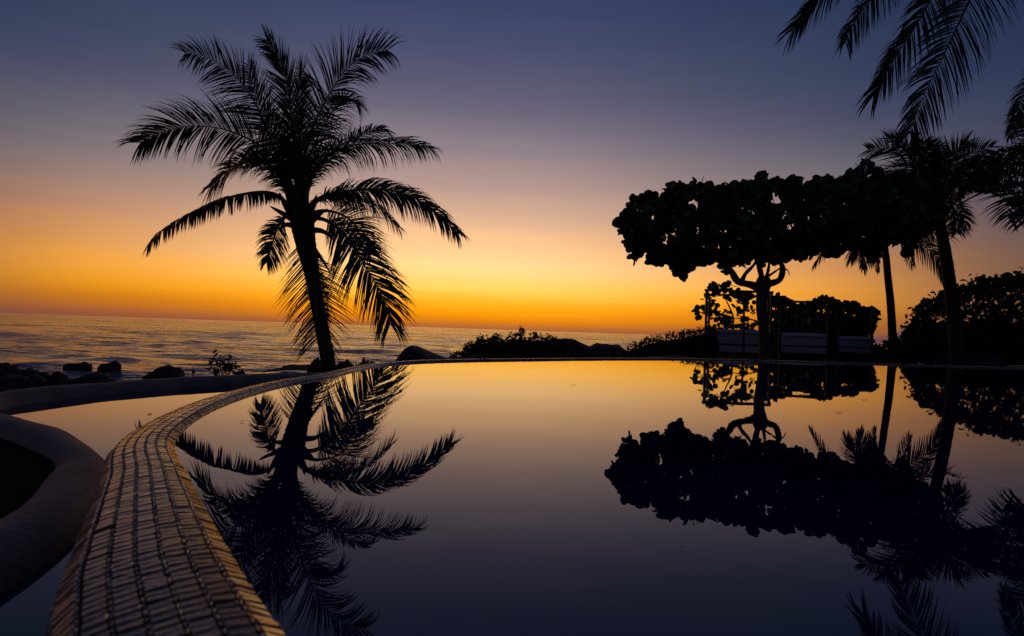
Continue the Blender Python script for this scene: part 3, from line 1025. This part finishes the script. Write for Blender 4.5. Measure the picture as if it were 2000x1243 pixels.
def crown(parent, poly, D, thick, count, size, kind='round', mat='grape_leaf', singles=0, name='foliage', clumps=0, core=True, depth_bias=0.0, edge=0, dmax=60, leafname='leaf', stray=0, ragged=0):
    x0, x1 = min(p[0] for p in poly), max(p[0] for p in poly)
    y0, y1 = min(p[1] for p in poly), max(p[1] for p in poly)
    LV, LF = LEAF[kind]
    pts = []
    centers = []
    if clumps:
        while len(centers) < clumps:
            x, y = rnd(x0, x1), rnd(y0, y1)
            if inside(x, y, poly):
                centers.append((x, y, rnd(-1, 1)))
    tries = 0
    while len(pts) < count and tries < count * 30:
        tries += 1
        if clumps and random.random() < .5:
            cx, cy, cz_ = random.choice(centers)
            sp_ = clump_px
            x, y = random.gauss(cx, sp_), random.gauss(cy, sp_)
            dz = cz_
        else:
            x, y = rnd(x0, x1), rnd(y0, y1)
            dz = None
        e = edge_dist(x, y, poly)
        if not inside(x, y, poly):
            if e > stray or random.random() > .11:
                continue
            e = 0
        if edge and e > edge and random.random() < .55:
            continue
        if ragged:
            x += ragged * noise.noise(Vector((x / 26, y / 26, 3))) + ragged * .5 * noise.noise(Vector((x / 9, y / 9, 9)))
            y += ragged * 1.3 * noise.noise(Vector((x / 26, y / 26, 13))) + ragged * .6 * noise.noise(Vector((x / 9, y / 9, 19)))
        tk = thick * math.sqrt(min(1, e / dmax)) + .05
        if dz is None:
            dz = rnd(-1, 1)
            if random.random() < .5:
                dz = math.copysign(1 - abs(dz) * .25, dz)
        pts.append((x, y, D + depth_bias * (y - y0) / max(1, y1 - y0) + dz * tk + rnd(-.1, .1), e))
    V, Fc = [], []
    pts.sort(key=lambda p: (p[2] + (0 if p[3] > 14 else -2 * thick)))
    for i, (x, y, d, e) in enumerate(pts):
        p = at(x, y, d)
        s = size * rnd(.65, 1.2)
        nrm = Vector((random.gauss(0, .7), random.gauss(-.25, .8), random.gauss(.5, .6))).normalized()
        xa = Vector((random.gauss(0, 1), random.gauss(0, 1), random.gauss(0, .6)))
        xa = (xa - nrm * xa.dot(nrm)).normalized()
        ya = nrm.cross(xa)
        if i < singles:
            key = (kind, mat, i % 6)
            if key not in _shared:
                jit = [v + Vector((rnd(-.03, .03), rnd(-.03, .03), rnd(-.03, .03))) for v in LV]
                _shared[key] = mesh('leaf', jit, LF, M[mat])
            o = bpy.data.objects.new(leafname, _shared[key])
            COL.objects.link(o)
            o.parent = parent
            q = p - wloc(parent)
            o.matrix_local = Matrix(((xa.x * s, ya.x * s, nrm.x * s, q.x), (xa.y * s, ya.y * s, nrm.y * s, q.y), (xa.z * s, ya.z * s, nrm.z * s, q.z), (0, 0, 0, 1)))
            continue
        i0 = len(V)
        for v in LV:
            V.append(p + (xa * v.x + ya * v.y + nrm * v.z) * s)
        Fc += [tuple(i0 + k_ for k_ in f) for f in LF]
    return obj(name, V, Fc, M[mat], parent, kind='stuff')


clump_px = 22

# sea grape with the wide clipped crown
DG = 12.2
gt = thing('sea_grape_tree', at(1493, 706, 11.6), 'wide umbrella-clipped sea grape tree with big round leaves, forked low above its single trunk', 'tree')
b = at(1493, 706, 11.6); b.z = tz(b.x, b.y) - .1
trunk(gt, [b, at(1493, 690, 11.6), at(1491, 640, 11.65), at(1487, 600, 11.7), at(1489, 570, 11.8), at(1492, 545, 11.9)], [(0, .16), (.1, .12), (.5, .1), (.8, .11), (.93, .16), (1, .13)], rings=False, mat='grape_bark')
brs = [([(1490, 565), (1465, 556), (1441, 550), (1428, 530), (1410, 512), (1380, 490)], .105, -.6), ([(1448, 552), (1456, 535), (1472, 518), (1482, 500)], .06, .5), ([(1489, 556), (1487, 540), (1482, 520), (1470, 490)], .085, .3),
       ([(1493, 556), (1512, 552), (1524, 545), (1529, 525), (1524, 508), (1530, 480)], .09, -.3), ([(1500, 540), (1515, 530), (1527, 522)], .035, .2), ([(1495, 548), (1501, 525), (1503, 500)], .05, .7),
       ([(1425, 527), (1412, 528), (1407, 531)], .022, 0), ([(1410, 512), (1350, 480), (1290, 450), (1240, 430)], .05, -.8), ([(1470, 490), (1440, 440), (1400, 410)], .05, .6), ([(1530, 480), (1600, 440), (1680, 420), (1760, 400)], .06, .5),
       ([(1503, 500), (1520, 440), (1540, 390)], .05, -.4), ([(1526, 522), (1538, 528), (1542, 538)], .02, .1)]
for pts, r0, dz in brs:
    n_ = len(pts)
    P, _ = resample(catmull([at(x, y, 11.85 + dz * i / (n_ - 1)) for i, (x, y) in enumerate(pts)], 8), 24)
    V, Fc = [], []
    tube(V, Fc, P, lambda t: r0 * .85 * (1 - .55 * t) * (1 + .08 * math.sin(t * 17)), 9)
    obj('branch', V, Fc, M['grape_bark'], gt, smooth=True)
polyA = [(1200, 442), (1207, 422), (1228, 408), (1242, 396), (1262, 384), (1298, 386), (1312, 371), (1345, 361), (1372, 361), (1398, 372), (1420, 364), (1446, 361), (1476, 352), (1500, 350), (1522, 352), (1548, 358), (1580, 352), (1612, 352), (1640, 356),
         (1655, 345), (1662, 332), (1690, 326), (1712, 330), (1740, 345), (1790, 350), (1840, 370), (1850, 420), (1820, 450), (1792, 462), (1775, 500), (1766, 480), (1735, 474), (1712, 490), (1704, 514), (1696, 500), (1688, 482), (1665, 482), (1652, 496), (1640, 480),
         (1618, 502), (1600, 490), (1560, 504), (1530, 512), (1500, 505), (1478, 500), (1440, 516), (1425, 522), (1395, 514), (1352, 514), (1334, 532), (1314, 536), (1304, 515), (1284, 510), (1270, 502), (1262, 490), (1245, 510), (1240, 498), (1236, 480), (1218, 474), (1208, 462)]
crown(gt, polyA, DG, 1.5, 5200, .185, 'round', 'grape_leaf', singles=300, clumps=150, edge=28, dmax=55, stray=5, ragged=15)
crown(gt, [(x + (6 if x < 1500 else 0), y) for x, y in polyA], DG, .9, 2000, .2, 'round', 'grape_leaf', dmax=55, name='inner_foliage', ragged=15)
# single upright twig with leaves standing proud of the crown
V, Fc = [], []
tube(V, Fc, [at(1370, 362, DG), at(1372, 352, DG), at(1374, 345, DG)], lambda t: .012 - .006 * t, 5)
obj('twig', V, Fc, M['grape_bark'], gt)

# sea grape bushes behind the daybeds
DB = 20.5
s1 = thing('sea_grape_bush', at(1450, 690, DB), 'open sea grape bush with round leaves showing through the nearest daybed canopy', 'bush', 'sea grape bushes behind the daybeds')
polyB = [(1352, 612), (1362, 596), (1376, 582), (1384, 560), (1400, 548), (1420, 552), (1436, 560), (1448, 575), (1470, 572), (1488, 574), (1510, 575), (1530, 580), (1548, 588), (1556, 600), (1600, 612), (1600, 690), (1500, 690), (1500, 640), (1470, 655), (1380, 655), (1400, 630), (1382, 628), (1368, 632), (1356, 622)]
clump_px = 12
crown(s1, polyB, DB, .9, 620, .21, 'round', 'grape_leaf', singles=200, clumps=42, dmax=30, edge=22, stray=5)
polyB2 = [(1500, 585), (1535, 583), (1552, 596), (1600, 612), (1610, 690), (1500, 692)]
crown(s1, polyB2, DB + 2.2, .9, 700, .2, 'round', 'grape_leaf', dmax=20, name='lower_foliage')
for pts in ([(1440, 690), (1430, 650), (1432, 620), (1420, 590), (1408, 562)], [(1500, 690), (1492, 640), (1470, 625), (1440, 622), (1415, 628)], [(1520, 690), (1530, 640), (1520, 600)], [(1432, 622), (1400, 612), (1365, 610)]):
    P, _ = resample(catmull([at(x, y, DB) for x, y in pts], 8), 16)
    V, Fc = [], []
    tube(V, Fc, P, lambda t: .045 * (1 - t) + .012, 6)
    obj('stem', V, Fc, M['grape_bark'], s1, smooth=True)
DC = 24.0
s2 = thing('sea_grape_bush', at(1630, 692, DC), 'dense rounded sea grape bush behind the two farther daybeds', 'bush', 'sea grape bushes behind the daybeds')
polyC = [(1548, 620), (1562, 602), (1580, 590), (1598, 582), (1606, 577), (1625, 584), (1655, 590), (1672, 592), (1680, 602), (1700, 600), (1712, 606), (1714, 622), (1708, 645), (1695, 650), (1660, 650), (1560, 660), (1545, 650)]
crown(s2, polyC, DC, 1.2, 1500, .2, 'round', 'grape_leaf', singles=150, clumps=50, dmax=28, edge=14, stray=5)
for x_ in (1580, 1620, 1660, 1690):
    V, Fc = [], []
    tube(V, Fc, [at(x_, 695, DC), at(x_ + 6, 660, DC), at(x_ - 4, 620, DC)], lambda t: .05 - .03 * t, 6)
    obj('stem', V, Fc, M['grape_bark'], s2, smooth=True)

# leafy tree at the right edge above the curling frond
DR = 13.0
s3 = thing('leafy_tree', at(2125, 722, DR), 'fine-leaved dark tree crown at the right edge, above the curling palm frond', 'tree')
b = at(2125, 722, DR); b.z = tz(b.x, b.y) - .1
trunk(s3, [b, at(2122, 600, DR), at(2100, 460, DR), at(2060, 370, DR)], [(0, .2), (1, .1)], rings=False, mat='grape_bark')
polyR = [(1842, 380), (1850, 340), (1880, 318), (1920, 300), (1950, 292), (1985, 284), (2040, 280), (2110, 300), (2150, 380), (2100, 440), (2040, 432), (2000, 412), (1978, 405), (1958, 388), (1930, 376), (1900, 376), (1872, 392), (1858, 402)]
clump_px = 16
crown(s3, polyR, DR, 1.0, 3600, .12, 'oval', 'small_leaf', singles=60, clumps=70, dmax=40, edge=25)
for pts in ([(2060, 370), (1990, 360), (1930, 372), (1880, 395)], [(2070, 380), (2020, 330), (1960, 320), (1900, 330)], [(2080, 400), (2100, 350), (2120, 320)]):
    P, _ = resample(catmull([at(x, y, DR) for x, y in pts], 8), 16)
    V, Fc = [], []
    tube(V, Fc, P, lambda t: .07 * (1 - t) + .012, 6)
    obj('branch', V, Fc, M['grape_bark'], s3, smooth=True)

# big hedge at the right
DH = 19.0
s4 = thing('hedge', at(1930, 700, DH), 'tall dense untrimmed hedge of leathery leaves filling the right side behind the stout palm', 'hedge')
polyH = [(1712, 690), (1722, 680), (1745, 668), (1762, 655), (1772, 640), (1778, 622), (1790, 612), (1782, 600), (1800, 598), (1818, 582), (1835, 572), (1850, 575), (1866, 568), (1880, 560), (1894, 548), (1910, 550), (1930, 545), (1950, 541), (1975, 538), (1992, 530), (2010, 535), (2060, 525), (2120, 520), (2130, 705), (1900, 704), (1712, 700)]
clump_px = 14
crown(s4, polyH, DH, 1.6, 19000, .17, 'oval', 'small_leaf', singles=300, clumps=160, dmax=60, edge=30, stray=8, ragged=11)
for x_ in range(1830, 2110, 40):
    V, Fc = [], []
    xx = x_ + rnd(-6, 6)
    tube(V, Fc, [at(xx, 702, DH), at(xx + rnd(-10, 10), 660, DH), at(xx + rnd(-14, 14), 610, DH)], lambda t: .06 - .04 * t, 6)
    obj('stem', V, Fc, M['grape_bark'], s4, smooth=True)

# shrubby mounds at the shore
def sprigs(parent, poly, D, n, h, size, kind='tiny'):
    V, Fc, V2, F2 = [], [], [], []
    LV, LF = LEAF[kind]
    x0, x1 = min(p[0] for p in poly), max(p[0] for p in poly)
    for _ in range(n):
        x = rnd(x0, x1)
        ysm = [y for y in range(int(min(p[1] for p in poly)) - 1, int(max(p[1] for p in poly)) + 1) if inside(x, y, poly)]
        if not ysm:
            continue
        y = ysm[0]
        hh = h * rnd(.3, 1)
        dx = rnd(-.4, .4) * hh
        dd = D + rnd(-.2, .2)
        P = [at(x, y + 4, dd), at(x + dx * .4, y - hh * .5, dd), at(x + dx, y - hh, dd)]
        tube(V, Fc, P, lambda t: .006 - .003 * t, 4)
        for k_ in range(int(5 + hh * .5)):
            t = rnd(.2, 1)
            p = P[0].lerp(P[2], t) + Vector((rnd(-.04, .04), rnd(-.04, .04), rnd(-.02, .03)))
            nrm = Vector((rnd(-1, 1), rnd(-1, 1), rnd(-.5, 1))).normalized()
            xa = nrm.orthogonal().normalized()
            ya = nrm.cross(xa)
            s = size * rnd(.7, 1.2)
            i0 = len(V2)
            V2 += [p + (xa * v.x + ya * v.y + nrm * v.z) * s for v in LV]
            F2 += [tuple(i0 + q for q in f) for f in LF]
    obj('twigs', V, Fc, M['grape_bark'], parent, kind='stuff')
    obj('sprig_leaves', V2, F2, M['small_leaf'], parent, kind='stuff')


DM = 15.0
s5 = thing('shrub_mound', at(980, 704, DM), 'low spreading shrub mound right of the boulder with one tall sprig on top', 'shrubs', 'shrub mounds by the shore')
polyM = [(868, 705), (885, 694), (905, 684), (915, 674), (935, 664), (950, 660), (965, 657), (985, 660), (1000, 655), (1015, 652), (1035, 655), (1055, 658), (1075, 659), (1085, 664), (1100, 680), (1100, 706), (868, 708)]
clump_px = 9
crown(s5, polyM, DM, .9, 4200, .085, 'oval', 'small_leaf', clumps=90, dmax=30, edge=20, ragged=7)
sprigs(s5, polyM, DM, 80, 9, .055, 'oval')
sprigs(s5, [(1015, 652), (1022, 652), (1022, 690), (1015, 690)], DM, 4, 15, .08, 'oval')
s6 = thing('shrub_mound', at(1300, 702, 16), 'low spreading shrub mound running up to the nearest daybed, feathery twigs on its crest', 'shrubs', 'shrub mounds by the shore')
polyN = [(1190, 705), (1200, 694), (1225, 686), (1232, 676), (1252, 670), (1268, 662), (1290, 658), (1320, 653), (1350, 648), (1372, 643), (1388, 640), (1400, 650), (1400, 706), (1190, 708)]
crown(s6, polyN, 16, .9, 4200, .085, 'oval', 'small_leaf', clumps=90, dmax=30, edge=20, ragged=6)
sprigs(s6, polyN, 16, 110, 8, .055)
s7 = thing('shrub_mound', at(1145, 704, 15), 'thin low scrub in front of the rock ridge at the pool edge', 'shrubs', 'shrub mounds by the shore')
polyO = [(1090, 706), (1100, 690), (1140, 686), (1180, 684), (1215, 688), (1225, 706)]
crown(s7, polyO, 14.5, .5, 900, .07, 'oval', 'small_leaf', clumps=30, dmax=20)
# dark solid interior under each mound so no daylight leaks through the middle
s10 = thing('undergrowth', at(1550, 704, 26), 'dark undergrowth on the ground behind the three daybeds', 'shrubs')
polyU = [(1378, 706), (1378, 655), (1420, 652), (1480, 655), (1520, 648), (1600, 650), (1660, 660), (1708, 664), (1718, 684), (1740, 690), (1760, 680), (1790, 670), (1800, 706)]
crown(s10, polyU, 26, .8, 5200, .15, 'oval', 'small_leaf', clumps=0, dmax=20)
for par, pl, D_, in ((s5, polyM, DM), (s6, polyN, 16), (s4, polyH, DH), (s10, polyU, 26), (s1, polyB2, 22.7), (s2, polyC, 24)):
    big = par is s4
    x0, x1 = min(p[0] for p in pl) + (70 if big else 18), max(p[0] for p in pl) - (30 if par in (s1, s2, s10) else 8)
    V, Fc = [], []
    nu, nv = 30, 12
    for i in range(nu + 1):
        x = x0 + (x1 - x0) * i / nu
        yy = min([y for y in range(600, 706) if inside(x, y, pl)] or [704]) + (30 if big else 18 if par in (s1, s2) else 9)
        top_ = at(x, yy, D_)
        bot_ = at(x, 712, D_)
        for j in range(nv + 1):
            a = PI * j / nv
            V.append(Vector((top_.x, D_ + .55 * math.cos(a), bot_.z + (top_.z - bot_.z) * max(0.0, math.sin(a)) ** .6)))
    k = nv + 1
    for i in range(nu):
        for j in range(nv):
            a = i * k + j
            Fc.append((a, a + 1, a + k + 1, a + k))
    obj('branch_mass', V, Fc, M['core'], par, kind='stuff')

# small leafy plant just beyond the wall
DPn = 7.0
s8 = thing('seaside_plant', at(440, 728, DPn), 'small bushy plant with broad leaves sticking up behind the plastered wall left of the palm', 'plant')
for k_, (tx, ty) in enumerate([(416, 690), (428, 695), (440, 692), (452, 699), (462, 706), (472, 722), (412, 712), (420, 704), (446, 708), (434, 712), (408, 722), (455, 716)]):
    bx_, by_ = 436 + (tx - 436) * .25, 740
    P = [at(bx_, by_, DPn), at((bx_ + tx) / 2, (by_ + ty) / 2 - 2, DPn + rnd(-.05, .05)), at(tx, ty, DPn + rnd(-.1, .1))]
    V, Fc = [], []
    tube(V, Fc, P, lambda t: .006 - .003 * t, 5)
    st = obj('stem', V, Fc, M['grape_bark'], s8)
    LV, LF = LEAF['oval']
    for q_ in range(5):
        t = .45 + .13 * q_
        p = P[0].lerp(P[1], t * 2) if t < .5 else P[1].lerp(P[2], min(1, (t - .5) * 2))
        ang_ = rnd(0, 6.28)
        xa = Vector((math.cos(ang_), rnd(-.4, .4), rnd(-.3, .4))).normalized()
        nrm = Vector((rnd(-.4, .4), rnd(-.9, .2), rnd(.3, 1)))
        nrm = (nrm - xa * nrm.dot(xa)).normalized()
        ya = nrm.cross(xa)
        s = rnd(.06, .095)
        c = p + xa * s * .5
        obj('leaf', [c + (xa * v.x + ya * v.y + nrm * v.z) * s for v in LV], LF, M['grape_leaf'], s8, origin=c)
s9 = thing('seaside_plant', at(378, 736, 8), 'tiny upright seedling behind the wall, left of the bushy plant', 'plant')
V, Fc = [], []
tube(V, Fc, [at(376, 738, 8), at(378, 727, 8), at(381, 721, 8)], lambda t: .008 - .005 * t, 5)
obj('stem', V, Fc, M['grape_bark'], s9)
for q_ in range(6):
    c = at(376 + rnd(-2, 6), 729 - q_ * 1.6, 8)
    xa = Vector((rnd(-1, 1), rnd(-.4, .4), rnd(.1, .8))).normalized()
    nrm = xa.orthogonal().normalized()
    ya = nrm.cross(xa)
    obj('leaf', [c + (xa * v.x + ya * v.y + nrm * v.z) * .06 for v in LEAF['oval'][0]], LEAF['oval'][1], M['grape_leaf'], s9, origin=c)


# ------------------------------------------------------------------ daybeds
def daybed(x0, x1, ytop, ybot, ycan, D, label, deep=1.9):
    """seen from behind: back panel with top cushion, lower base, four slim posts and canopy beams"""
    A = at(x0, ybot, D)
    B = at(x1, ybot, D)
    zt = at((x0 + x1) / 2, ytop, D).z
    zc = at((x0 + x1) / 2, ycan, D).z
    zb = (A.z + B.z) / 2
    A.z = B.z = zb
    c = (A + B) / 2
    w = (B - A).length
    t = thing('daybed', Vector((c.x, c.y + deep / 2, zb - .25)), label, 'daybed', 'canopied daybeds on the lawn')
    ax = (B - A).normalized()
    ay = Vector((0, 0, 1)).cross(ax)
    ay = Vector((c.x, c.y, 0)).normalized()
    h = zt - zb
    up = Vector((0, 0, 1))
    V, Fc = [], []
    box(V, Fc, A + up * (h * .63), B + up * (h * .63), .05, h * .44)
    obj('back_panel', V, Fc, M['white'], t)
    V, Fc = [], []
    box(V, Fc, A + up * (h * .46) + ay * .09, B + up * (h * .46) + ay * .09, .05, h * .9)
    obj('gap_dark_board', V, Fc, M['frame'], t)  # dark board added so the gap between the panels reads dark
    V, Fc = [], []
    box(V, Fc, A + up * (h * .18) + ay * .02, B + up * (h * .18) + ay * .02, .05, h * .30)
    obj('base_panel', V, Fc, M['white'], t)
    V, Fc = [], []
    P = [A + up * (h * .93), (A + B) / 2 + up * (h * .945), B + up * (h * .93)]
    P, _ = resample(catmull(P, 6), 12)
    tube(V, Fc, P, lambda u_: .075 * (1 - (2 * u_ - 1) ** 12 * .5), 10)
    obj('back_cushion', V, Fc, M['cushion'], t, smooth=True)
    V, Fc = [], []
    ll = [A + ax * .05 + ay * .16, B - ax * .05 + ay * .16, B - ax * .05 + ay * deep * .95, A + ax * .05 + ay * deep * .95]
    V = [p + up * h * .24 for p in ll] + [p + up * h * .48 for p in ll]
    Fc = [(3, 2, 1, 0), (4, 5, 6, 7), (0, 1, 5, 4), (1, 2, 6, 5), (2, 3, 7, 6), (3, 0, 4, 7)]
    obj('mattress', V, Fc, M['cushion'], t)
    for e0, e1 in ((A, A + ay * deep), (B, B + ay * deep)):
        V, Fc = [], []
        box(V, Fc, e0 + up * h * .14, e1 + up * h * .14, .05, h * .22)
        obj('side_rail', V, Fc, M['frame'], t)
    for q in (A - ax * .03, B + ax * .03, A + ay * deep - ax * .03, B + ay * deep + ax * .03):
        V, Fc = [], []
        box(V, Fc, Vector((q.x, q.y, zb - .3)), Vector((q.x, q.y, zc)), .06, .06)
        obj('post', V, Fc, M['frame'], t)
    zc += .03
    q = [A - ax * .06, B + ax * .06, B + ay * deep + ax * .06, A + ay * deep - ax * .06]
    for i in range(4):
        a, b_ = q[i].copy(), q[(i + 1) % 4].copy()
        a.z = b_.z = zc
        V, Fc = [], []
        box(V, Fc, a, b_, .07, .07)
        obj('canopy_beam', V, Fc, M['frame'], t)
    return t


daybed(1379, 1502, 646, 690, 571, 17.6, 'nearest canopied daybed seen from behind, pale panels left of and behind the tree trunk')
daybed(1524, 1614, 653, 691, 592, 18.8, 'middle canopied daybed seen from behind, right of the sea grape trunk')
daybed(1637, 1701, 660, 690, 606, 20.0, 'farthest and smallest canopied daybed seen from behind, just left of the slim palm')
pl_ = thing('pole', at(1452, 702, 15.5), 'slim dark upright pole on the lawn in front of the nearest daybed', 'pole')
V, Fc = [], []
tube(V, Fc, [at(1452, 706, 15.5), at(1452, 640, 15.5), at(1454, 572, 15.5)], lambda t: .032, 8)
obj('shaft', V, Fc, M['frame'], pl_, smooth=True)
V, Fc = [], []
tube(V, Fc, [at(1452, 704, 15.5), at(1452, 699, 15.5)], lambda t: .075 - .03 * t, 10)
obj('foot', V, Fc, M['frame'], pl_, smooth=True)

# ------------------------------------------------------------------ lawn grass
V, Fc = [], []
for _ in range(16000):
    x, y = rnd(3.0, 22), rnd(8.2, 21)
    if x < 3.2 + (y - 8) * .1 or (x - 4.5) ** 2 + y ** 2 < 0:
        continue
    z = tz(x, y)
    h = rnd(.025, .07)
    a = rnd(0, PI)
    dx, dy = math.cos(a) * .012, math.sin(a) * .012
    lx, ly = rnd(-.03, .03), rnd(-.03, .03)
    i0 = len(V)
    V += [(x - dx, y - dy, z - .03), (x + dx, y + dy, z - .03), (x + lx, y + ly, z + h)]
    Fc.append((i0, i0 + 1, i0 + 2))
# keep blades off the pool
keep = []
rim_xy = [(p.x, p.y) for p in curve_in[::6]] + [(13.5, 0), (13.5, -6), (.6, -6)]
for f in Fc:
    v = V[f[0]]
    if not inside(v[0], v[1], rim_xy):
        keep.append(f)
o = obj('grass', V, keep, M['grass'], kind='stuff')
o['label'] = 'short dark lawn grass beyond the right pool edge'
o['category'] = 'grass'

# small leaves floating on the water
for (x, y, z, sz, lab, wh) in ((1638, 805, 0, .035, 'tiny leaf floating on the pool between the reflected palm trunks', 'leaf'), (1688, 780, 0, .035, 'tiny leaf floating right of the reflected tree trunk near the far edge', 'leaf'),
                               (1332, 1069, 0, .007, 'tiny speck of leaf floating below the reflected sea grape crown', 'leaf'), (1120, 751, 0, .03, 'tiny leaf floating in the orange reflection at the centre', 'leaf'),
                               (473, 823, 0, .018, 'tiny leaf floating near the tiled rim left of the palm reflection', 'leaf'), (292, 809, BZ, .05, 'small leaf floating on the catch basin water', 'leaf')):
    c = gnd(x, y, z + .003)
    a_ = rnd(0, PI)
    V = [c + (Vector((math.cos(a_), math.sin(a_), 0)) * v.x + Vector((-math.sin(a_), math.cos(a_), 0)) * v.y) * sz + Vector((0, 0, (v.z * .2 + .01) * sz)) for v in LEAF['oval'][0]]
    o = obj('floating_leaf', V, LEAF['oval'][1], M['sheath'], origin=c)
    tag(o, lab, wh, 'leaves floating on the water')
